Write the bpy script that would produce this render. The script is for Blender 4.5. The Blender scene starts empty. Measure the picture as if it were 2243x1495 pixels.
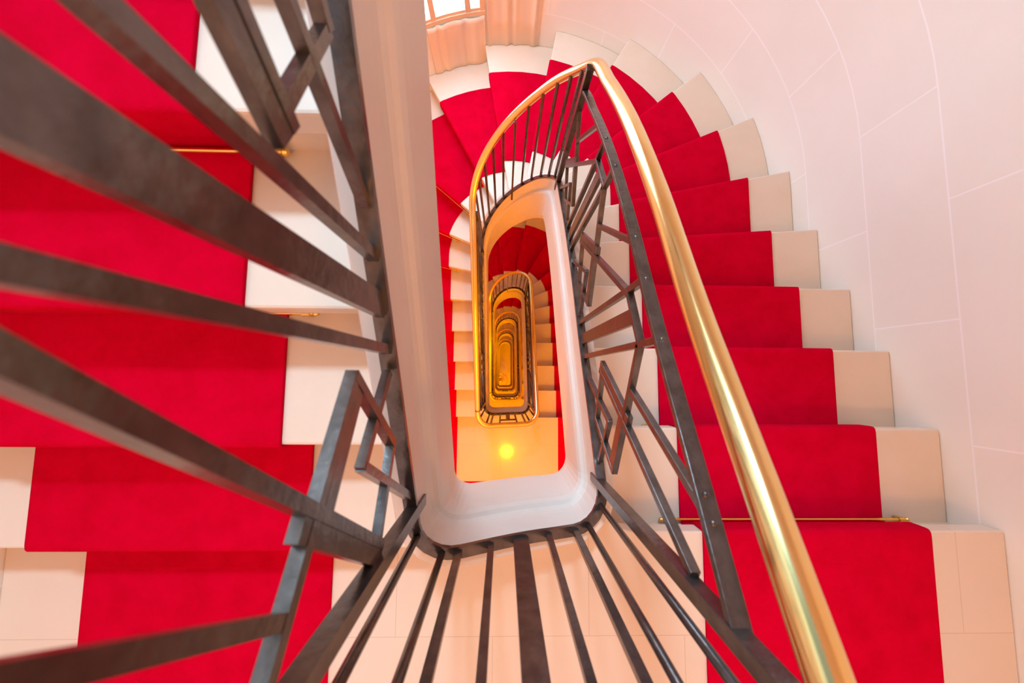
import bpy, bmesh, math, random
from mathutils import Vector, Matrix
from math import pi, sin, cos, tan, radians, atan2, hypot
random.seed(7)
SC = bpy.context.scene
COL = SC.collection
PI = pi

# ------------------------------------------------------------------ camera
cam_d = bpy.data.cameras.new('camera')
cam = bpy.data.objects.new('camera', cam_d)
COL.objects.link(cam)
RM = ((0.9996962545162059, -0.010497196447225052, -0.02229815178478888),
      (0.00851808435127044, 0.9961659633907255, -0.08706787938621358),
      (0.02312662848868722, 0.08685149537328621, 0.9959527984830256))
cam.matrix_world = Matrix(RM).to_4x4()
cam_d.sensor_width = 36
cam_d.lens = 825.3 * 36 / 2243
cam_d.clip_start = 0.01
cam_d.clip_end = 100
cam_d.dof.use_dof = True
cam_d.dof.focus_distance = 1.9
cam_d.dof.aperture_fstop = 3.4
SC.camera = cam

# ------------------------------------------------------------------ world and exposure
w = bpy.data.worlds.new('world'); SC.world = w; w.use_nodes = True
bg = w.node_tree.nodes['Background']
bg.inputs[0].default_value = (0.55, 0.75, 1.0, 1); bg.inputs[1].default_value = 0.6
SC.view_settings.view_transform = 'Standard'
SC.view_settings.look = 'None'
SC.view_settings.gamma = 1
SC.view_settings.use_curve_mapping = False
SC.view_settings.exposure = -0.2
SC.cycles.max_bounces = 10
SC.cycles.diffuse_bounces = 7
SC.cycles.glossy_bounces = 4
SC.cycles.caustics_reflective = False
SC.cycles.caustics_refractive = False
SC.cycles.sample_clamp_indirect = 6.0
DAY_PANE = {-1: 4, 0: 12, 1: 1.2, 2: .4, 3: .2, 4: .2}          # daylight seen through each storey's window
LAMP_W = 145.0            # ceiling lamp under each landing, watts
TOP_LAMP_W = 66.0

# daylight falling steeply through the upper part of the window of the storey above
dl = bpy.data.lights.new('window_daylight', 'AREA'); dl.shape = 'RECTANGLE'; dl.size = 0.8; dl.size_y = 0.3
dl.energy = 210; dl.color = (0.45, 0.74, 1.0)
dlo = bpy.data.objects.new('window_daylight', dl); COL.objects.link(dlo)
dlo.location = (-0.50, 2.55, 2.35)
dlo.rotation_euler = (Vector((-0.9, -0.1, -1.0)) - dlo.location).to_track_quat('-Z', 'Y').to_euler()

dl2 = bpy.data.lights.new('lower_window_daylight', 'AREA'); dl2.shape = 'RECTANGLE'; dl2.size = 0.8; dl2.size_y = 0.4
dl2.energy = 38; dl2.color = (0.55, 0.78, 1.0)
dl2o = bpy.data.objects.new('lower_window_daylight', dl2); COL.objects.link(dl2o)
dl2o.location = (-0.42, 2.55, -1.0)
dl2o.rotation_euler = (Vector((0.25, 1.7, -3.0)) - dl2o.location).to_track_quat('-Z', 'Y').to_euler()

# ------------------------------------------------------------------ measurements
H0 = 1.2838; RH = 0.165; N = 20; FL = RH * N
CX, CY = 0.062, 1.135           # centre of the curved end (steps, walls)
KX = 0.0525                     # axis of the well railing
RK = 0.2575                     # railing radius
RW = 1.635                      # wall radius
R_IN, R_OUT = 0.602, 1.372      # runner edges
R_CURB = 0.288
Y0, G = -0.5125, 0.315
OVER, TH = 0.034, 0.062
YB = -0.447                     # bottom side of the well
YF = -2.35                      # front wall
BASE_Z = -(H0 + 5 * FL)
TOP_Z = 3.4
def zL(L): return -(H0 + L * RH)

# ------------------------------------------------------------------ materials
def mat(name, base, rough=0.5, metal=0.0, noise=None, bump=None, sheen=0.0, spec=0.5):
    m = bpy.data.materials.new(name); m.use_nodes = True
    nt = m.node_tree; b = nt.nodes['Principled BSDF']
    b.inputs['Base Color'].default_value = (*base, 1)
    b.inputs['Roughness'].default_value = rough
    b.inputs['Metallic'].default_value = metal
    b.inputs['Specular IOR Level'].default_value = spec
    if sheen:
        b.inputs['Sheen Weight'].default_value = sheen
        b.inputs['Sheen Roughness'].default_value = 0.5
    tc = nt.nodes.new('ShaderNodeTexCoord')
    if noise:
        sc, c2, lo, hi = noise
        n = nt.nodes.new('ShaderNodeTexNoise'); n.inputs['Scale'].default_value = sc
        n.inputs['Detail'].default_value = 6; n.inputs['Roughness'].default_value = 0.6
        r = nt.nodes.new('ShaderNodeValToRGB')
        r.color_ramp.elements[0].position = lo; r.color_ramp.elements[0].color = (*c2, 1)
        r.color_ramp.elements[1].position = hi; r.color_ramp.elements[1].color = (*base, 1)
        nt.links.new(tc.outputs['Object'], n.inputs['Vector'])
        nt.links.new(n.outputs['Fac'], r.inputs['Fac'])
        nt.links.new(r.outputs['Color'], b.inputs['Base Color'])
    if bump:
        sc, st, di = bump
        n = nt.nodes.new('ShaderNodeTexNoise'); n.inputs['Scale'].default_value = sc
        n.inputs['Detail'].default_value = 4
        bp = nt.nodes.new('ShaderNodeBump'); bp.inputs['Strength'].default_value = st
        bp.inputs['Distance'].default_value = di
        nt.links.new(tc.outputs['Object'], n.inputs['Vector'])
        nt.links.new(n.outputs['Fac'], bp.inputs['Height'])
        nt.links.new(bp.outputs['Normal'], b.inputs['Normal'])
    return m
M_STONE = mat('pale_limestone', (0.76, 0.635, 0.515), 0.42, noise=(5, (0.73, 0.60, 0.475), 0.3, 0.6), bump=(60, 0.06, 0.002))
M_PLASTER = mat('cream_plaster', (0.73, 0.63, 0.55), 0.5, noise=(3, (0.64, 0.54, 0.46), 0.2, 0.5))
M_CARPET = mat('red_wool_carpet', (0.57, 0.000, 0.022), 0.95, noise=(10, (0.49, 0.000, 0.015), 0.3, 0.6), bump=(420, 0.5, 0.003), spec=0.02)
M_IRON = mat('dark_wrought_iron', (0.15, 0.125, 0.115), 0.27, 0.75, noise=(30, (0.09, 0.072, 0.064), 0.35, 0.65), bump=(55, 0.22, 0.004), spec=0.5)
M_BRASS = mat('polished_brass', (0.92, 0.69, 0.31), 0.18, 1.0, noise=(7, (0.88, 0.62, 0.24), 0.3, 0.6))
M_ROD = mat('brass_rod', (0.85, 0.52, 0.14), 0.25, 1.0)
M_FRAME = mat('peach_painted_wood', (0.78, 0.56, 0.38), 0.5)
M_CURT = mat('peach_fabric', (0.82, 0.66, 0.52), 0.85)

def emis(name, col, st):
    m = bpy.data.materials.new(name); m.use_nodes = True
    nt = m.node_tree; nt.nodes.clear()
    e = nt.nodes.new('ShaderNodeEmission'); o = nt.nodes.new('ShaderNodeOutputMaterial')
    e.inputs[0].default_value = (*col, 1); e.inputs[1].default_value = st
    nt.links.new(e.outputs[0], o.inputs[0]); return m
M_PANES = {i: emis('daylit_pane', (0.55, 0.78, 1.0), DAY_PANE[i]) for i in range(-1, 5)}
M_GLOBE = emis('warm_lamp_glass', (1.0, 0.62, 0.22), 12.0)

def brickmat(name, base, base2, mortar, bw, rh, ms, rough, offx=0.0, offy=0.0):
    m = bpy.data.materials.new(name); m.use_nodes = True
    nt = m.node_tree; b = nt.nodes['Principled BSDF']; b.inputs['Roughness'].default_value = rough
    uv = nt.nodes.new('ShaderNodeUVMap'); mp = nt.nodes.new('ShaderNodeMapping')
    mp.inputs['Location'].default_value = (offx, offy, 0)
    br = nt.nodes.new('ShaderNodeTexBrick')
    br.inputs['Color1'].default_value = (*base, 1); br.inputs['Color2'].default_value = (*base2, 1)
    br.inputs['Mortar'].default_value = (*mortar, 1)
    br.inputs['Scale'].default_value = 1; br.inputs['Mortar Size'].default_value = ms
    br.inputs['Brick Width'].default_value = bw; br.inputs['Row Height'].default_value = rh
    br.inputs['Mortar Smooth'].default_value = 0.4
    ns = nt.nodes.new('ShaderNodeTexNoise'); ns.inputs['Scale'].default_value = 2.2; ns.inputs['Detail'].default_value = 5
    mx = nt.nodes.new('ShaderNodeMixRGB'); mx.blend_type = 'MULTIPLY'; mx.inputs['Fac'].default_value = 0.16
    rp = nt.nodes.new('ShaderNodeValToRGB'); rp.color_ramp.elements[0].position = 0.3; rp.color_ramp.elements[0].color = (0.80, 0.72, 0.66, 1)
    rp.color_ramp.elements[1].position = 0.65
    nt.links.new(uv.outputs[0], mp.inputs[0]); nt.links.new(mp.outputs[0], br.inputs['Vector'])
    nt.links.new(mp.outputs[0], ns.inputs['Vector']); nt.links.new(ns.outputs['Fac'], rp.inputs['Fac'])
    nt.links.new(br.outputs['Color'], mx.inputs['Color1']); nt.links.new(rp.outputs['Color'], mx.inputs['Color2'])
    nt.links.new(mx.outputs[0], b.inputs['Base Color'])
    return m
PER = 0.925; CRS = 0.325
M_WALL = brickmat('ashlar_wall', (0.88, 0.84, 0.775), (0.875, 0.83, 0.765), (0.95, 0.93, 0.92), PER, CRS, 0.0035, 0.5,
                  -0.22 + PER * 20, 1.35 + CRS * 80)
M_TILE = brickmat('landing_limestone', (0.77, 0.64, 0.52), (0.76, 0.63, 0.505), (0.66, 0.52, 0.40), 0.62, 0.62, 0.0018, 0.10,
                  -0.595 + 0.62 * 20, 0.835 + 0.62 * 20)

# ------------------------------------------------------------------ object helpers
def mesh_obj(name, bm, m, parent=None, smooth=False, bevel=0, auto=None):
    me = bpy.data.meshes.new(name)
    bmesh.ops.recalc_face_normals(bm, faces=bm.faces)
    bm.to_mesh(me); bm.free()
    o = bpy.data.objects.new(name, me); COL.objects.link(o)
    me.materials.append(m)
    if smooth:
        for p in me.polygons: p.use_smooth = True
    if bevel:
        md = o.modifiers.new('bevel', 'BEVEL'); md.width = bevel; md.segments = 2; md.limit_method = 'ANGLE'
    if parent: o.parent = parent; o.matrix_parent_inverse = parent.matrix_world.inverted()
    return o
def empty(name, loc=(0, 0, 0)):
    o = bpy.data.objects.new(name, None); COL.objects.link(o); o.empty_display_size = 0.1
    o.location = loc; o.matrix_world = Matrix.Translation(loc); return o
def tag(o, label=None, cat=None, group=None, kind=None):
    if label: o['label'] = label
    if cat: o['category'] = cat
    if group: o['group'] = group
    if kind: o['kind'] = kind
    return o
def dup(o, dz, parent=None):
    c = o.copy(); COL.objects.link(c)
    for k in ('label', 'category'):
        if parent is None and k in c.keys(): pass
    if parent is None:
        c.location = o.location + Vector((0, 0, dz))
    else:
        c.parent = parent
    for ch in o.children: dup(ch, 0, c)
    return c

def box_between(bm, a, b, side, w, d):
    """bar from a to b; side = direction of its width w, d = depth across"""
    a = Vector(a); b = Vector(b); ax = (b - a).normalized()
    s = Vector(side); s = (s - ax * s.dot(ax)).normalized(); n = ax.cross(s)
    vs = []
    for p in (a, b):
        for i, j in ((-1, -1), (1, -1), (1, 1), (-1, 1)):
            vs.append(bm.verts.new(p + s * (i * w / 2) + n * (j * d / 2)))
    for f in ((0, 1, 2, 3), (7, 6, 5, 4), (0, 4, 5, 1), (1, 5, 6, 2), (2, 6, 7, 3), (3, 7, 4, 0)):
        bm.faces.new([vs[i] for i in f])
def tube(bm, pts, r, seg=12, cap=True):
    rings = []
    n = len(pts); pts = [Vector(p) for p in pts]
    up = Vector((0, 0, 1))
    for i, p in enumerate(pts):
        t = (pts[min(i + 1, n - 1)] - pts[max(i - 1, 0)]).normalized()
        u = up if abs(t.dot(up)) < 0.95 else Vector((1, 0, 0))
        s = t.cross(u).normalized(); q = s.cross(t)
        rr = r(i) if callable(r) else r
        rings.append([bm.verts.new(p + (s * cos(2 * PI * k / seg) + q * sin(2 * PI * k / seg)) * rr) for k in range(seg)])
    for a, b in zip(rings, rings[1:]):
        for k in range(seg):
            bm.faces.new((a[k], a[(k + 1) % seg], b[(k + 1) % seg], b[k]))
    if cap:
        bm.faces.new(rings[0][::-1]); bm.faces.new(rings[-1])
def prism(bm, poly, z0, z1):
    lo = [bm.verts.new((x, y, z0)) for x, y in poly]; hi = [bm.verts.new((x, y, z1)) for x, y in poly]
    n = len(poly)
    bm.faces.new(lo[::-1]); bm.faces.new(hi)
    for i in range(n): bm.faces.new((lo[i], lo[(i + 1) % n], hi[(i + 1) % n], hi[i]))

# ------------------------------------------------------------------ plan geometry of the steps
def stad(t, r, cx=CX):
    """point on the stadium of radius r. t<0 right flight, 0..pi curved end, >pi left flight"""
    if t < 0: return (cx + r, CY + t)
    if t <= PI: return (cx + r * cos(t), CY + r * sin(t))
    return (cx - r, CY - (t - PI))
def stad_inv(x, y):
    if y < CY: return (y - CY) if x > CX else PI + (CY - y)
    return atan2(y - CY, x - CX)
NOS = {}
_in = {0: (0.664, Y0), 1: (0.664, -0.1975), 2: (0.664, 0.1175), 3: (0.664, 0.431), 4: (0.660, 0.719), 5: (0.652, 0.997),
       6: (0.634, 1.252), 7: (0.553, 1.470), 8: (0.401, 1.638), 9: (0.206, 1.715), 10: (-0.012, 1.734), 11: (-0.195, 1.659),
       12: (-0.385, 1.509), 13: (-0.513, 1.297), 14: (-0.540, 1.039), 15: (-0.540, 0.749), 16: (-0.540, 0.447), 17: (-0.540, 0.133),
       18: (-0.540, -0.177), 19: (-0.540, -0.492), 20: (-0.540, -0.807)}
_dir = {0: 0, 1: 0, 2: 0, 3: 0, 4: 4.4, 5: 12.2, 6: 23.7, 7: 39.3, 8: 59.5, 9: 79.4, 10: 99.5, 11: 118.5, 12: 139.4, 13: 157,
        14: 168.5, 15: 176.8, 16: 180, 17: 180, 18: 180, 19: 180, 20: 180}
def line_t(n, delta, r):
    """stadium parameter where nosing line n, moved delta downstairs, meets radius r"""
    x, y = _in[n]; a = radians(_dir[n]); dx, dy = cos(a), sin(a)
    x += -dy * delta; y += dx * delta
    lo, hi = -0.62, 1.4
    def f(q):
        px, py = x + dx * q, y + dy * q
        d = abs(px - CX) if py < CY else hypot(px - CX, py - CY)
        if (px - CX) * dx + (py - CY) * dy < 0 and q < 0: d = -d if d > 0 else d
        return d - r
    for _ in range(40):
        m = (lo + hi) / 2
        if f(m) > 0: hi = m
        else: lo = m
    q = (lo + hi) / 2
    return stad_inv(x + dx * q, y + dy * q)
_cache = {}
def T(n, delta, r):
    k = (n, round(delta, 4), round(r, 4))
    if k not in _cache: _cache[k] = line_t(n, delta, r)
    return _cache[k]
def band_poly(n0, d0, n1, d1, r0, r1, k=7):
    """outline between line (n0,d0) and line (n1,d1), radii r0..r1"""
    a0, a1 = T(n0, d0, r0), T(n1, d1, r0)
    b0, b1 = T(n0, d0, r1), T(n1, d1, r1)
    pts = [stad(a0 + (a1 - a0) * i / k, r0) for i in range(k + 1)]
    pts += [stad(b1 + (b0 - b1) * i / k, r1) for i in range(k + 1)]
    return pts

# ------------------------------------------------------------------ plan and slope of the well railing
RC = 0.10
XL, XR = KX - RK, KX + RK
LS_POST, RS_POST = -0.322, -0.335
_segs = []            # (length, function(s)->(x,y,nx,ny)), normal points away from the well
def _mk():
    segs = []
    l1 = LS_POST - (YB + RC)
    segs.append((l1, lambda s: (XL, LS_POST - s, -1, 0)))
    la = RC * PI / 2
    def c1(s):
        a = PI + s / RC
        return (XL + RC + RC * cos(a), YB + RC + RC * sin(a), cos(a), sin(a))
    segs.append((la, c1))
    lb = 2 * RK - 2 * RC
    segs.append((lb, lambda s: (XL + RC + s, YB, 0, -1)))
    def c2(s):
        a = 1.5 * PI + s / RC
        return (XR - RC + RC * cos(a), YB + RC + RC * sin(a), cos(a), sin(a))
    segs.append((la, c2))
    lr = CY - (YB + RC)
    segs.append((lr, lambda s: (XR, YB + RC + s, 1, 0)))
    def c3(s):
        a = s / RK
        return (KX + RK * cos(a), CY + RK * sin(a), cos(a), sin(a))
    segs.append((PI * RK, c3))
    segs.append((CY - LS_POST, lambda s: (XL, CY - s, -1, 0)))
    return segs
_segs = _mk()
S_TOT = sum(l for l, _ in _segs)
_acc = [0]
for l, _ in _segs: _acc.append(_acc[-1] + l)
def path(s):
    for i, (l, f) in enumerate(_segs):
        if s <= _acc[i + 1] or i == len(_segs) - 1:
            return f(s - _acc[i])
def s_right(y): return _acc[4] + y - (YB + RC)
def s_left(y): return _acc[6] + CY - y
def s_arc(deg): return _acc[5] + RK * radians(deg)
def s_bot(x): return _acc[2] + x - (XL + RC)
_kn = [(0, -1.34), (s_bot(XL + RC), -0.74), (s_bot(KX), -0.28), (s_bot(XR - RC), 0.06), (s_right(-0.335), 0.52), (s_right(-0.192), 0.98), (s_right(0.105), 2),
       (s_right(0.425), 3.0), (s_right(0.70), 4), (s_right(0.93), 5), (s_arc(2), 6.05), (s_arc(26), 7), (s_arc(49.5), 8), (s_arc(70), 9),
       (s_arc(91.5), 10), (s_arc(114), 11), (s_arc(139), 12), (s_arc(167), 13), (s_left(0.969), 13.93), (s_left(0.74), 14.76),
       (s_left(0.447), 15.78), (s_left(0.133), 16.93), (s_left(-0.177), 18.1), (S_TOT, 18.66)]
def _pchip(kn):
    x = [k[0] for k in kn]; y = [k[1] for k in kn]; n = len(x)
    h = [x[i + 1] - x[i] for i in range(n - 1)]; d = [(y[i + 1] - y[i]) / h[i] for i in range(n - 1)]
    m = [0] * n
    e = 0.5 * (d[0] + d[-1]); m[0] = m[-1] = e
    for i in range(1, n - 1):
        m[i] = (d[i - 1] * h[i] + d[i] * h[i - 1]) / (h[i] + h[i - 1])
    def f(s):
        s = min(max(s, x[0]), x[-1])
        i = 0
        while i < n - 2 and s > x[i + 1]: i += 1
        t = (s - x[i]) / h[i]
        return ((2 * t**3 - 3 * t**2 + 1) * y[i] + (t**3 - 2 * t**2 + t) * h[i] * m[i] + (-2 * t**3 + 3 * t**2) * y[i + 1] + (t**3 - t**2) * h[i] * m[i + 1])
    return f
LS = _pchip(_kn)
def deep(s):
    c = _acc[5] + PI * RK / 2
    q = min(1.0, abs(s - c) / (PI * RK / 2 + 0.25))
    return 1 + 0.5 * (0.5 + 0.5 * cos(PI * q))
def P(s, o, v):
    x, y, nx, ny = path(s)
    return Vector((x + nx * o, y + ny * o, zL(LS(s)) + v))
def samples(s0, s1, step=0.03):
    out = [s0]; cuts = [c for c in _acc if s0 + 1e-4 < c < s1 - 1e-4] + [s1]
    for c in cuts:
        a = out[-1]; k = max(1, int(math.ceil((c - a) / step)))
        out += [a + (c - a) * (i + 1) / k for i in range(k)]
    return out
def sweep(bm, s0, s1, prof, closed=True, step=0.03):
    rings = [[bm.verts.new(P(s, o, v if v > -0.05 else v * deep(s))) for o, v in prof] for s in samples(s0, s1, step)]
    n = len(prof)
    for a, b in zip(rings, rings[1:]):
        for k in range(n if closed else n - 1):
            bm.faces.new((a[k], a[(k + 1) % n], b[(k + 1) % n], b[k]))
    if closed:
        bm.faces.new(rings[0][::-1]); bm.faces.new(rings[-1])

# ------------------------------------------------------------------ walls and ground
def wall(name, pts, z0, z1, a0=0.0, thick=0.2):
    bm = bmesh.new(); uvl = bm.loops.layers.uv.new('UVMap')
    acc = [a0]
    for p, q in zip(pts, pts[1:]): acc.append(acc[-1] + hypot(q[0] - p[0], q[1] - p[1]))
    nz = 1
    cols = []
    for (x, y), a in zip(pts, acc):
        cols.append([(bm.verts.new((x, y, z)), a, z) for z in (z0, z1)])
    for c, d in zip(cols, cols[1:]):
        f = bm.faces.new((c[0][0], d[0][0], d[1][0], c[1][0]))
        for lp, (v, a, z) in zip(f.loops, (c[0], d[0], d[1], c[1])): lp[uvl].uv = (a, z)
    return bm
WT = 0.12
def finish_wall(name, bm, flip=False):
    me = bpy.data.meshes.new(name)
    bm.normal_update()
    for f in bm.faces:
        c = f.calc_center_median()
        if f.normal.x * (CX - c.x) + f.normal.y * (0.2 - c.y) < 0: f.normal_flip()
    bm.to_mesh(me); bm.free()
    o = bpy.data.objects.new(name, me); COL.objects.link(o); me.materials.append(M_WALL)
    for p in me.polygons: p.use_smooth = True
    tag(o, kind='structure'); 
    md = o.modifiers.new('thick', 'SOLIDIFY'); md.thickness = WT; md.offset = -1
    es = o.modifiers.new('edges', 'EDGE_SPLIT'); es.split_angle = radians(30)
    return o
ZB = BASE_Z
wr = finish_wall('wall_right', wall('w', [(CX + RW, YF), (CX + RW, CY)], ZB, TOP_Z, YF), True)
wl = finish_wall('wall_left', wall('w', [(CX - RW, CY), (CX - RW, YF)], ZB, TOP_Z, CY + PI * RW), True)
wf = finish_wall('wall_front', wall('w', [(CX - RW, YF), (CX + RW, YF)], ZB, TOP_Z, 0), True)
# curved end wall with a window opening on each storey
WIN_A0, WIN_A1 = 98.6, 131.0
WIN_Z0, WIN_Z1 = -2.635, -0.75
STOREYS = [-1, 0, 1, 2, 3, 4]
def back_wall():
    bm = bmesh.new(); uvl = bm.loops.layers.uv.new('UVMap')
    angs = sorted(set([0, 180, WIN_A0, WIN_A1] + [i * 4.5 for i in range(41)]))
    zs = [ZB]
    for i in reversed(STOREYS):
        zs += [WIN_Z0 - i * FL, WIN_Z1 - i * FL]
    zs = [z for z in zs if z <= TOP_Z] + [TOP_Z]
    zs = sorted(set(zs))
    V = {}
    def vv(a, z):
        if (a, z) not in V:
            V[(a, z)] = bm.verts.new((CX + RW * cos(radians(a)), CY + RW * sin(radians(a)), z))
        return V[(a, z)]
    for a, b in zip(angs, angs[1:]):
        for z0, z1 in zip(zs, zs[1:]):
            zm = (z0 + z1) / 2; am = (a + b) / 2
            hole = WIN_A0 < am < WIN_A1 and any(WIN_Z0 - i * FL < zm < WIN_Z1 - i * FL for i in STOREYS)
            if hole: continue
            f = bm.faces.new((vv(a, z0), vv(b, z0), vv(b, z1), vv(a, z1)))
            for lp, (aa, z) in zip(f.loops, ((a, z0), (b, z0), (b, z1), (a, z1))):
                lp[uvl].uv = (CY + RW * radians(aa), z)
    return bm
wb = finish_wall('wall_back', back_wall(), True)
bm = bmesh.new(); uvl = bm.loops.layers.uv.new('UVMap')
fl = [stad(-(CY - YF), RW)] + [stad(PI * i / 24, RW) for i in range(25)] + [(CX - RW, YF)]
prism(bm, fl, BASE_Z - 0.1, BASE_Z)
for f in bm.faces:
    for lp in f.loops: lp[uvl].uv = (lp.vert.co.x, lp.vert.co.y)
tag(mesh_obj('floor', bm, M_TILE), kind='structure')

# ------------------------------------------------------------------ windows
def cyl(a, r, z): return Vector((CX + r * cos(radians(a)), CY + r * sin(radians(a)), z))
def curved_box(bm, a0, a1, r0, r1, z0, z1):
    k = max(1, int((a1 - a0) / 3))
    rings = []
    for i in range(k + 1):
        a = a0 + (a1 - a0) * i / k
        rings.append([bm.verts.new(cyl(a, r, z)) for r, z in ((r0, z0), (r1, z0), (r1, z1), (r0, z1))])
    for p, q in zip(rings, rings[1:]):
        for j in range(4): bm.faces.new((p[j], p[(j + 1) % 4], q[(j + 1) % 4], q[j]))
    bm.faces.new(rings[0][::-1]); bm.faces.new(rings[-1])
def window(i):
    z0, z1 = WIN_Z0 - i * FL, WIN_Z1 - i * FL
    root = empty('window_%d' % (i + 2), cyl(90, RW, z0)); tag(root, kind='structure')
    bm = bmesh.new()
    fr = 1.4
    for a in (WIN_A0 - 0.6, 101.9, 111.4, 120.5, WIN_A1 - fr):
        curved_box(bm, a, a + fr, RW - 0.005, RW + 0.06, z0, z1)
    for z in (z0, z0 + 0.85, z1 - 0.045):
        curved_box(bm, WIN_A0, WIN_A1, RW, RW + 0.05, z, z + 0.022)
    mesh_obj('frame', bm, M_FRAME, root)
    bm = bmesh.new(); curved_box(bm, WIN_A0 - 0.6, WIN_A1 + 1, RW - 0.008, RW + 0.10, z0 - 0.03, z0)
    mesh_obj('sill', bm, M_FRAME, root)
    bm = bmesh.new(); curved_box(bm, WIN_A0, WIN_A1, RW + 0.07, RW + 0.08, z0, z1)
    mesh_obj('pane', bm, M_PANES[i], root, smooth=False)
for i in STOREYS: window(i)

# pleated hangings under and beside the first window
def curtain(a0, a1, zt, label):
    bm = bmesh.new(); grid = []
    na, nz = int((a1 - a0) * 9), 10
    for j in range(nz + 1):
        row = []
        for i in range(na + 1):
            a = a0 + (a1 - a0) * i / na
            lv = min(k for k in T_wall if T_wall[k] > a)
            zb = zL(lv) + 0.004
            z = zt + (zb - zt) * j / nz
            r = RW - 0.016 + 0.009 * sin(radians(a) * 88 + 1.3 * sin(a * 0.9)) * (0.7 + 0.3 * sin(a * 0.7))
            row.append(bm.verts.new(cyl(a, r, z)))
        grid.append(row)
    for r0, r1 in zip(grid, grid[1:]):
        for i in range(na): bm.faces.new((r0[i], r0[i + 1], r1[i + 1], r1[i]))
    o = mesh_obj('pleated_curtain', bm, M_CURT, smooth=True)
    md = o.modifiers.new('t', 'SOLIDIFY'); md.thickness = 0.002
    tag(o, label, 'curtain')
T_wall = {n: math.degrees(T(n, 0, RW)) for n in range(5, 15)}
curtain(98.3, 114.5, -2.667, 'short peach pleated hanging under the sill of the bright window')
curtain(83.0, 97.6, -0.70, 'long peach pleated curtain drawn to the right of the bright window')

# ------------------------------------------------------------------ staircase (steps, landing, string, soffit)
WORD = {-1: 'top', 0: 'first', 1: 'second', 2: 'third', 3: 'fourth', 4: 'lowest'}
DESC = {-1: 'flight of stone stairs at far left, nearest the camera, coming down to the landing',
        0: 'large stone staircase turning round the well from the landing below the camera',
        1: 'stone staircase seen through the well, one storey below the nearest one',
        2: 'small orange-lit stone staircase two storeys below the nearest one',
        3: 'tiny stone staircase three storeys below the nearest one',
        4: 'lowest stone staircase, at the very bottom of the well above the ground floor'}
def step_bm(n):
    bm = bmesh.new()
    if n == 1: up0 = (0, -OVER)
    else: up0 = (n - 1, -OVER)
    prism(bm, band_poly(up0[0], up0[1] - 0.01, n, 0, R_CURB, RW - 0.001), zL(n) - TH, zL(n))
    return bm
def riser_bm(n):
    bm = bmesh.new()
    prism(bm, band_poly(n - 1, -OVER - 0.01, n, -OVER, R_CURB, RW - 0.002), zL(n) - RH - 0.03, zL(n) - TH)
    return bm
def landing_bm(z, base=False):
    bm = bmesh.new(); uvl = bm.loops.layers.uv.new('UVMap')
    x0, x1 = CX - RW + 0.001, CX + RW - 0.001
    pts = [(x0, YF + 0.001), (x1, YF + 0.001), (x1, Y0), (XR + 0.12, Y0), (XR + 0.085, Y0 + 0.008), (XR + 0.062, Y0 + 0.028),
           (XR + 0.052, Y0 + 0.06), (XR + 0.046, -0.42), (XR, -0.42), (XR - 0.04, YB - 0.02), (XL + 0.04, YB - 0.02), (XL, -0.44), (x0, -0.44)]
    if base:
        low = [(x0, YF + 0.002), (x1, YF + 0.002), (x1, Y0 - OVER), (XR + 0.05, Y0 - OVER), (XR + 0.04, YB - 0.02), (XR - 0.04, YB - 0.012), (XL + 0.04, YB - 0.012), (XL, -0.46), (x0, -0.46)]
        prism(bm, low, z - 0.28, z - TH)
    else:
        prism(bm, pts, z - TH, z)
    for f in bm.faces:
        for lp in f.loops: lp[uvl].uv = (lp.vert.co.x, lp.vert.co.y)
    bmesh.ops.triangulate(bm, faces=[f for f in bm.faces if len(f.verts) > 4])
    return bm
STRING = [(0.048, -0.30), (0.048, 0.140), (0.042, 0.150), (0.000, 0.152), (-0.008, 0.150), (-0.011, 0.142), (-0.011, 0.045),
          (-0.013, 0.02), (-0.020, 0.003), (-0.030, -0.008), (-0.036, -0.03), (-0.038, -0.07), (-0.038, -0.29), (-0.033, -0.325),
          (-0.018, -0.35), (0.01, -0.362), (0.048, -0.365)]
def soffit_bm(n0, n1, thick=0.02):
    bm = bmesh.new()
    rows = []
    K = 4
    for n in range(n0, n1):
        for j in range(K):
            f = j / K
            rows.append((n, f))
    rows.append((n1 - 1, 1.0))
    rr = [0.29, 0.5, 0.9, 1.3, RW - 0.002]
    top, bot = [], []
    for n, f in rows:
        ln, lb = [], []
        for r in rr:
            tm = T(n, 0, r) * (1 - f) + T(n + 1, 0, r) * f
            qq = min(1.0, abs(tm - PI / 2) / (PI / 2 + 0.25))
            kk = 1 + 0.5 * (0.5 + 0.5 * cos(PI * qq)) * max(0.0, (1.0 - r) / 0.71)
            z = zL(n + f) - 0.355 * kk
            t = T(n, 0, r) * (1 - f) + T(n + 1, 0, r) * f
            x, y = stad(t, r)
            ln.append(bm.verts.new((x, y, z))); lb.append(bm.verts.new((x, y, z + thick)))
        bot.append(ln); top.append(lb)
    for S in (bot, top):
        for a, b in zip(S, S[1:]):
            for k in range(len(rr) - 1): bm.faces.new((a[k], a[k + 1], b[k + 1], b[k]))
    return bm
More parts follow.
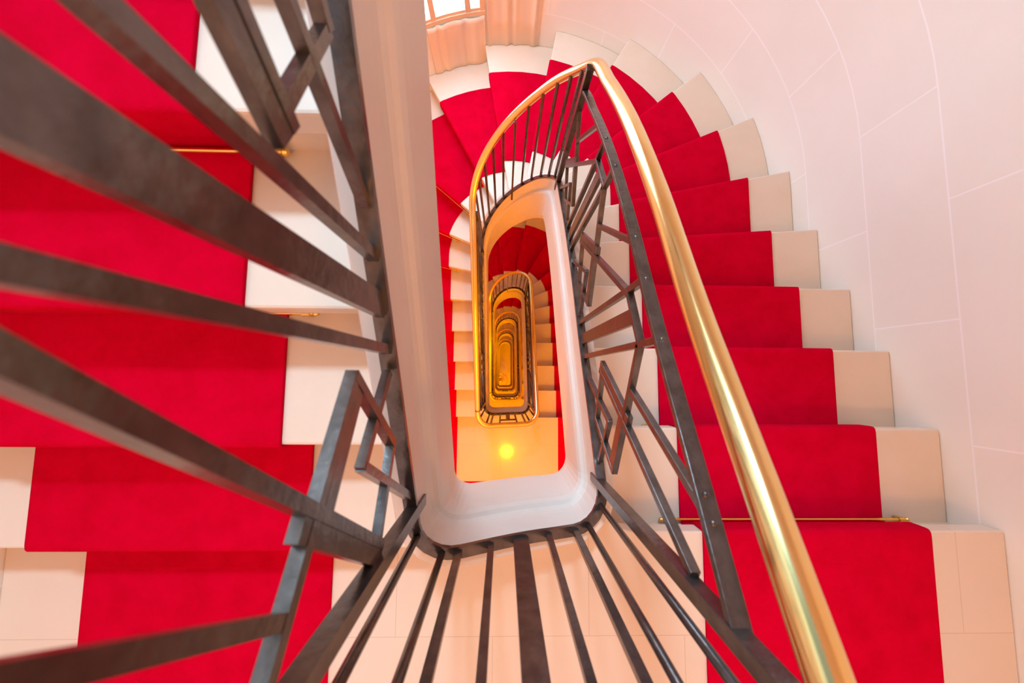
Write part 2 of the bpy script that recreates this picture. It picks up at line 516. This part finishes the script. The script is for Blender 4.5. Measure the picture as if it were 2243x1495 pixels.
def stairs(i, n0=1, proto=None, landing=True, s0=0.0):
    dz = -i * FL
    root = empty('staircase', (0, 0, zL(0) + dz))
    def add(name, key, mk, m, **kw):
        if key in MESH:
            o = MESH[key].copy(); COL.objects.link(o); o.parent = root
            o.matrix_parent_inverse = Matrix.Translation((0, 0, -zL(0))); return o
        bm = mk()
        me_o = mesh_obj(name, bm, m, **kw); me_o.parent = root
        me_o.matrix_parent_inverse = Matrix.Translation((0, 0, -zL(0)))
        MESH[key] = me_o
        return me_o
    for n in range(n0, 20):
        st = add('step', ('step', n), lambda n=n: step_bm(n), M_STONE, bevel=0.007)
        rs = add('riser', ('riser', n), lambda n=n: riser_bm(n), M_STONE)
        rs.parent = st; rs.matrix_parent_inverse = Matrix.Identity(4)
    if landing: 
        ld = add('landing', 'landing', lambda: landing_bm(zL(0)), M_TILE, bevel=0.005)
        lb = add('landing_base', 'landing_base', lambda: landing_bm(zL(0), True), M_STONE)
        lb.parent = ld; lb.matrix_parent_inverse = Matrix.Identity(4)
    def st(s0=s0):
        bm = bmesh.new(); sweep(bm, s0, S_TOT, STRING); return bm
    add('string', ('string', s0), st, M_PLASTER, smooth=False)
    add('soffit', ('soffit', n0), lambda: soffit_bm(n0 - 1 if n0 == 1 else n0, 20), M_PLASTER, smooth=True)
    tag(root, DESC[i], 'staircase', 'storeys of stone stairs round the well')
    return root
MESH = {}
for i in range(0, 5): stairs(i)
stairs(-1, n0=12, landing=False, s0=s_arc(139))
# underside of the rest of the storey above: the ceiling of this one
bm = soffit_bm(0, 12, 0.12)
bmesh.ops.translate(bm, verts=bm.verts, vec=(0, 0, FL))
tag(mesh_obj('ceiling', bm, M_PLASTER, smooth=True), kind='structure')
bm = landing_bm(zL(0) + FL, True)
tag(mesh_obj('ceiling', bm, M_PLASTER), kind='structure')

# ------------------------------------------------------------------ red runner
TC = 0.009
def runner_bm(n0, landing=True):
    bm = bmesh.new()
    rs = [R_IN, R_IN + 0.004, 0.75, 0.95, 1.15, R_OUT - 0.004, R_OUT]
    rows = []
    def row(n, d, z): rows.append([stad(T(n, d, r), r) + (z,) for r in rs])
    def nosing(n):
        z = zL(n)
        row(n, -0.030, z + TC); row(n, -0.014, z + TC); row(n, 0.000, z + TC * 0.8); row(n, 0.007, z + TC * 0.2); row(n, TC, z - 0.008)
        row(n, TC, z - TH + 0.004); row(n, 0.004, z - TH - 0.004); row(n, -0.018, z - TH - 0.007)
        row(n, -OVER + TC, z - TH - 0.014); row(n, -OVER + TC, zL(n + 1) + 0.02); row(n, -OVER + TC + 0.003, zL(n + 1) + TC)
    if n0 == 0:
        row(0, -0.1, zL(0) + TC); row(0, -0.096, zL(0) + TC); nosing(0); start = 1
    else:
        row(n0 - 1, -OVER + 0.03, zL(n0) + TC); start = n0
    for n in range(start, 20):
        # tread (curved ones need cross rows)
        if 4 <= n <= 16:
            for f in (0.25, 0.5, 0.75):
                rows.append([stad(T(n - 1, -OVER + TC, r) * (1 - f) + T(n, -0.030, r) * f, r) + (zL(n) + TC,) for r in rs])
        nosing(n)
    rows.append([(CX - r, -0.616, zL(20) + TC) for r in rs]); rows.append([(CX - r, -0.62, zL(20) + TC) for r in rs])
    vr = [[bm.verts.new(p) for p in r] for r in rows]
    for a, b in zip(vr, vr[1:]):
        for k in range(len(rs) - 1): bm.faces.new((a[k], a[k + 1], b[k + 1], b[k]))
    bm.normal_update()
    up = sum(f.normal.z * f.calc_area() for f in bm.faces)
    if up < 0: bmesh.ops.reverse_faces(bm, faces=bm.faces)
    return bm
def landing_runner_bm():
    bm = bmesh.new(); z = zL(0)
    xa, xb, xc, xd = CX - R_OUT, CX - R_IN, CX + R_IN, CX + R_OUT; ya, yb = YF + 0.32, YF + 1.09
    prism(bm, [(xa, ya), (xd, ya), (xd, Y0 - 0.1), (xc, Y0 - 0.1), (xc, yb), (xb, yb), (xb, -0.62), (xa, -0.62)], z + 0.001, z + TC)
    bmesh.ops.triangulate(bm, faces=[f for f in bm.faces if len(f.verts) > 4])
    return bm
def runner(i, n0=0):
    root = empty('stair_runner', (0, 0, zL(0) - i * FL))
    key = ('run', n0)
    if key in MESH: o = MESH[key].copy(); COL.objects.link(o)
    else:
        bm = runner_bm(n0)
        me = bpy.data.meshes.new('carpet'); bm.to_mesh(me); bm.free(); me.materials.append(M_CARPET)
        o = bpy.data.objects.new('carpet', me); COL.objects.link(o); MESH[key] = o
        for p in me.polygons: p.use_smooth = True
        md = o.modifiers.new('t', 'SOLIDIFY'); md.thickness = TC - 0.001; md.offset = -1
        md.use_even_offset = False
    o.name = 'carpet'
    o.parent = root; o.matrix_parent_inverse = Matrix.Translation((0, 0, -zL(0)))
    if n0 == 0:
        if 'runl' in MESH: o2 = MESH['runl'].copy(); COL.objects.link(o2)
        else:
            bm = landing_runner_bm(); o2 = mesh_obj('landing_carpet', bm, M_CARPET); MESH['runl'] = o2
        o2.parent = root; o2.matrix_parent_inverse = Matrix.Translation((0, 0, -zL(0)))
    where = {-1: 'red carpet runner on the blurred near flight at the left edge',
             0: 'long red carpet runner down the right flight and round the curved end nearest the camera',
             1: 'red carpet runner of the stairs one storey down, seen through the well',
             2: 'dark red carpet runner two storeys down in the well',
             3: 'sliver of red carpet runner three storeys down in the well',
             4: 'red carpet runner of the lowest storey at the bottom of the well'}[i]
    tag(root, where, 'carpet', 'red runners on the stairs')
for i in range(0, 5): runner(i)
runner(-1, 12)

# ------------------------------------------------------------------ stair rods
ORD = ['', 'first', 'second', 'third', 'fourth', 'fifth', 'sixth', 'seventh', 'eighth', 'ninth', 'tenth', 'eleventh', 'twelfth',
       'thirteenth', 'fourteenth', 'fifteenth', 'sixteenth', 'seventeenth', 'eighteenth', 'nineteenth', 'twentieth']
FLT = {-1: 'the near left flight', 0: 'nearest storey', 1: 'storey one floor down', 2: 'the storey two floors down'}
def stair_rod(i, n):
    """rod in the corner at the foot of the riser under nosing n"""
    z = zL(n + 1) + 0.024
    d = -OVER + TC + 0.011
    a = Vector(stad(T(n, d, R_IN - 0.045), R_IN - 0.045) + (z,)); b = Vector(stad(T(n, d, R_OUT + 0.045), R_OUT + 0.045) + (z,))
    if n in (0, 1, 2, 3): pass
    dz = -i * FL
    mid = (a + b) / 2 + Vector((0, 0, dz))
    root = empty('stair_rod', mid); dv = Vector((0, 0, dz)); ax = (b - a).normalized()
    bm = bmesh.new(); tube(bm, [a + dv, b + dv], 0.006, 10)
    mesh_obj('rod', bm, M_ROD, root, smooth=False)
    for s, e in ((-1, a), (1, b)):
        bm = bmesh.new(); e = e + dv
        pr = [(0.0, 0.0095), (0.018, 0.0095), (0.020, 0.006), (0.026, 0.006), (0.030, 0.009), (0.038, 0.007), (0.042, 0.002)]
        tube(bm, [e + ax * (s * q) for q, _ in pr], lambda k: pr[k][1], 10)
        down = Vector((0, 0, -1))
        box_between(bm, e + ax * (s * 0.009), e + ax * (s * 0.009) + down * 0.022, ax, 0.016, 0.014)
        mesh_obj('bracket', bm, M_ROD, root)
    nn = n + 1
    place = 'right flight' if n < 5 else ('curved end' if n < 14 else 'left flight')
    if i == -1:
        lab = 'brass stair rod under the %s tread above the landing, near left flight' % ORD[20 - n]
    else:
        lab = 'brass rod below the %s nosing, %s, %s' % (ORD[nn], place, FLT[i])
    tag(root, lab, 'stair rod', 'brass rods holding the runner, ' + FLT[i])
for n in range(13, 20): stair_rod(-1, n)
for n in range(0, 20): stair_rod(0, n)
for n in range(0, 20): stair_rod(1, n)

# ------------------------------------------------------------------ railing
BARV = 0.165
def zr(y): return zL(LS(s_right(y)))
def zl(y): return zL(LS(s_left(y)))
def motif(ug, side):
    """interlocking square spirals between two baluster groups; ug = preceding group"""
    bm = bmesh.new()
    lines = [((.450, .750), (.112, .338), .016, .0160), ((.2855, .5245), (.1225, .3255), .026, .0140), ((.397, .377), (.062, .752), .016, .0172), ((.415, .398), (.267, .563), .026, .0144),
             ((.348, .622), (.177, .852), .015, .0148), ((.380, .172), (.247, .378), .015, .0154), ((.251, .383), (.110, .185), .015, .0142),
             ((.392, .392), (.240, .228), .015, .0148), ((.241, .227), (.114, .345), .015, .0166)]
    for (u0, v0), (u1, v1), w, dp in lines:
        if side > 0:
            ya, yb = ug + u0, ug + u1
            a = Vector((XR, ya, zr(ya) + v0)); b = Vector((XR, yb, zr(yb) + v1))
        else:
            ya, yb = ug - u0, ug - u1
            a = Vector((XL, ya, zl(ya) + v0)); b = Vector((XL, yb, zl(yb) + v1))
        ax = (b - a).normalized()
        wd = ax.cross(Vector((1, 0, 0)))
        box_between(bm, a, b, wd, w, dp)
    return bm
def vbar(s, v0, v1, w=0.016, d=0.016, o=0.0):
    bm = bmesh.new(); a = P(s, o, v0); b = P(s, o, v1)
    x, y, nx, ny = path(s)
    box_between(bm, a, b, (-ny, nx, 0), w, d)
    return bm
def rbar(s, v0, v1, r):
    bm = bmesh.new(); tube(bm, [P(s, 0, v0), P(s, 0, v1)], r, 10); return bm
HR_V = 0.990; HR_R = 0.0235; HR_O = 0.018
def handrail_bm(s0, s1):
    bm = bmesh.new()
    pts = [P(s, HR_O, HR_V) for s in samples(s0, s1, 0.02)]
    rings = []
    n = len(pts); seg = 20
    for i, p in enumerate(pts):
        t = (pts[min(i + 1, n - 1)] - pts[max(i - 1, 0)]).normalized()
        s_ = t.cross(Vector((0, 0, 1))).normalized(); q = s_.cross(t)
        rings.append([bm.verts.new(p + s_ * cos(2 * PI * k / seg) * HR_R + q * sin(2 * PI * k / seg) * HR_R * 0.86) for k in range(seg)])
    for a, b in zip(rings, rings[1:]):
        for k in range(seg): bm.faces.new((a[k], a[(k + 1) % seg], b[(k + 1) % seg], b[k]))
    bm.faces.new(rings[0][::-1]); bm.faces.new(rings[-1])
    return bm
def flat_rail(s0, s1, v, w, t):
    bm = bmesh.new(); sweep(bm, s0, s1, [(-w / 2, v - t / 2), (w / 2, v - t / 2), (w / 2, v + t / 2), (-w / 2, v + t / 2)]); return bm
def railing_parts(s0):
    """list of (name, key, maker, material, smooth, smin)"""
    L = []
    top = HR_V - 0.012
    L.append(('handrail', lambda: handrail_bm(s0, S_TOT), M_BRASS, True, 0))
    L.append(('bottom_rail', lambda: flat_rail(s0, S_TOT, 0.164, 0.030, 0.014), M_IRON, False, 0))
    def add(name, s, mk, m=M_IRON, sm=False): L.append((name, mk, m, sm, s))
    # posts
    for s, f in ((s_right(RS_POST), 1), (s_right(1.115), 1), (s_left(1.11), 1), (S_TOT - 0.012, 1)):
        add('post', s, lambda s=s: vbar(s, 0.085, top, 0.026, 0.026, -0.004))
    # landing side of the well
    for x, w, kind in ((-0.16, 0.018, 'b'), (-0.08, 0.016, 'b'), (0.0, 0.042, 'w'), (0.08, 0.016, 'b'), (0.16, 0.018, 'b')):
        s = s_bot(KX + x)
        add('baluster', s, lambda s=s, w=w, k=kind: vbar(s, 0.165, 0.75 if k == 'w' else top, w, 0.014))
    add('short_rail', s_bot(KX), lambda: flat_rail(s_bot(KX - 0.08), s_bot(KX + 0.08), 0.755, 0.016, 0.014))
    for s in (_acc[1] + 0.035, _acc[1] + 0.115, _acc[3] + 0.045, _acc[3] + 0.110):
        add('baluster', s, lambda s=s: rbar(s, 0.165, top, 0.0085), M_IRON, True)
    # straight panels
    for side, groups, sf in ((1, (0.14, 0.655), s_right), (-1, (0.625, 0.112), s_left)):
        for g in groups:
            for du in (-0.07, 0.07):
                add('baluster', sf(g + du), lambda s=sf(g + du): vbar(s, 0.165, 0.855, 0.016, 0.016))
            add('baluster', sf(g), lambda s=sf(g): vbar(s, 0.165, 0.75, 0.040, 0.013))
            a, b = sorted((sf(g - 0.07), sf(g + 0.07)))
            add('short_rail', a, lambda a=a, b=b: flat_rail(a, b, 0.755, 0.018, 0.014))
        if side > 0:
            add('upper_rail', s_right(RS_POST), lambda: flat_rail(s_right(RS_POST), s_right(1.115), 0.862, 0.028, 0.014))
            for ug in (-0.38, 0.14, 0.655): add('square_motif', s_right(ug + 0.045), lambda ug=ug: motif(ug, 1))
        else:
            add('upper_rail', s_left(1.11), lambda: flat_rail(max(s0, s_left(1.11)), S_TOT - 0.012, 0.862, 0.028, 0.014))
            for ug in (1.14, 0.625, 0.112): add('square_motif', s_left(ug - 0.045), lambda ug=ug: motif(ug, -1))
    # curved end
    K = 12
    for k in range(1, K):
        a = 180 * k / K
        add('baluster', s_arc(a), lambda a=a, k=k: vbar(s_arc(a), 0.165 if k != 6 else 0.055, top, 0.013, 0.013, 0 if k != 6 else -0.016))
    # rivets on the upper rails
    return L
RDESC = {-1: 'blurred dark iron railing of the near left flight, flat bars and square spirals',
         0: 'dark iron railing with wide brass handrail sweeping down from lower right corner',
         1: 'iron railing with brass handrail round the well, one storey below the nearest landing',
         2: 'iron railing with brass handrail two storeys down in the well',
         3: 'iron railing with thin gold handrail three storeys down in the well',
         4: 'smallest iron and brass railing at the bottom of the well'}
def railing(i, s0=0.0):
    root = empty('stair_railing', (KX, YB, zL(0) - i * FL))
    inv = Matrix.Translation((-KX, -YB, -zL(0)))
    for idx, (name, mk, m, sm, s) in enumerate(railing_parts(s0)):
        if s0 > 0 and s != 0 and s < s0 - 1e-6: continue
        key = ('rail', s0, idx)
        if key in MESH: o = MESH[key].copy(); COL.objects.link(o)
        else:
            o = mesh_obj(name, mk(), m, smooth=sm, bevel=0.0012 if (not sm and name != 'bottom_rail' and i == 0) else 0); MESH[key] = o
        o.parent = root; o.matrix_parent_inverse = inv
        if name == 'handrail': o['label'] = 'polished brass handrail'
        if name == 'baluster' and False: pass
    # rivet heads where the bars meet the upper rails
    if i in (-1, 0):
        spots = []
        if i == 0: spots += [s_right(y) for y in (-0.215, -0.18, 0.07, 0.21, 0.325, 0.585, 0.725)]
        else: spots = []
        if i == -1: pass
        for s in spots:
            bm = bmesh.new(); c = P(s, 0, 0.869)
            bmesh.ops.create_uvsphere(bm, u_segments=10, v_segments=6, radius=0.006, matrix=Matrix.Translation(c) @ Matrix.Diagonal((1, 1, 0.5, 1)))
            o = mesh_obj('rivet', bm, M_IRON, smooth=True); o.parent = root; o.matrix_parent_inverse = inv
    tag(root, RDESC[i], 'railing', 'railings round the well')
for i in range(0, 5): railing(i)
railing(-1, s0=s_left(1.11))

# ------------------------------------------------------------------ lamps
def lamp(i):
    """ceiling lamp under landing i, lights landing i+1"""
    z = zL(0) - i * FL - 0.28
    x, y = 0.08, -1.48
    root = empty('ceiling_lamp', (x, y, z))
    bm = bmesh.new()
    prof = [(0.075, 0.0), (0.075, -0.015), (0.06, -0.025)]
    seg = 24; rings = [[bm.verts.new((x + r * cos(2 * PI * k / seg), y + r * sin(2 * PI * k / seg), z + q)) for k in range(seg)] for r, q in prof]
    for a, b in zip(rings, rings[1:]):
        for k in range(seg): bm.faces.new((a[k], a[(k + 1) % seg], b[(k + 1) % seg], b[k]))
    bm.faces.new(rings[0]); bm.faces.new(rings[-1])
    mesh_obj('lamp_base', bm, M_ROD, root)
    bm = bmesh.new()
    bmesh.ops.create_uvsphere(bm, u_segments=24, v_segments=12, radius=0.055, matrix=Matrix.Translation((x, y, z - 0.035)) @ Matrix.Diagonal((1, 1, 0.6, 1)))
    mesh_obj('lamp_shade', bm, M_GLOBE, root, smooth=True)
    ld = bpy.data.lights.new('lamp_light', 'POINT'); ld.energy = LAMP_W if i >= 0 else TOP_LAMP_W; ld.color = (1.0, 0.37, 0.0) if i >= 0 else (1.0, 0.42, 0.09); ld.shadow_soft_size = 0.03 if i >= 0 else 0.07
    lo = bpy.data.objects.new('lamp_light', ld); COL.objects.link(lo); lo.parent = root
    lo.matrix_parent_inverse = Matrix.Identity(4); lo.location = (0, 0, -0.16)
    names = {-1: 'above the landing nearest the camera', 0: 'under the nearest landing', 1: 'under the landing one storey down',
             2: 'under the landing two storeys down', 3: 'under the landing three storeys down', 4: 'under the lowest landing'}
    tag(root, 'warm glass ceiling lamp ' + names[i], 'lamp', 'ceiling lamps under the landings')
for i in range(-1, 5): lamp(i)

# volute newel at the foot of the lowest stairs
def volute():
    cx, cy, z0 = -0.12, -0.30, BASE_Z
    root = empty('newel_post', (cx, cy, z0))
    bm = bmesh.new(); tube(bm, [(cx, cy, z0), (cx, cy, z0 + 0.05), (cx, cy, z0 + 0.06), (cx, cy, z0 + 0.95)], lambda k: (0.11, 0.10, 0.035, 0.03)[k], 16)
    mesh_obj('post', bm, M_ROD, root)
    bm = bmesh.new(); bmesh.ops.create_uvsphere(bm, u_segments=20, v_segments=12, radius=0.085, matrix=Matrix.Translation((cx, cy, z0 + 1.02)))
    mesh_obj('cap', bm, M_BRASS, root, smooth=True)
    bm = bmesh.new()
    pts = []
    for k in range(50):
        a = k / 49 * 2.6 * PI; r = 0.16 + 0.012 * k
        r = 0.15 + 0.19 * k / 49
        pts.append((cx + 0.02 + r * cos(a), cy + r * sin(a), z0 + 0.9))
    tube(bm, pts, 0.022, 8); mesh_obj('volute', bm, M_BRASS, root, smooth=True)
    tag(root, 'brass newel post with round cap and scroll on the ground floor, bottom of well', 'newel post')
volute()
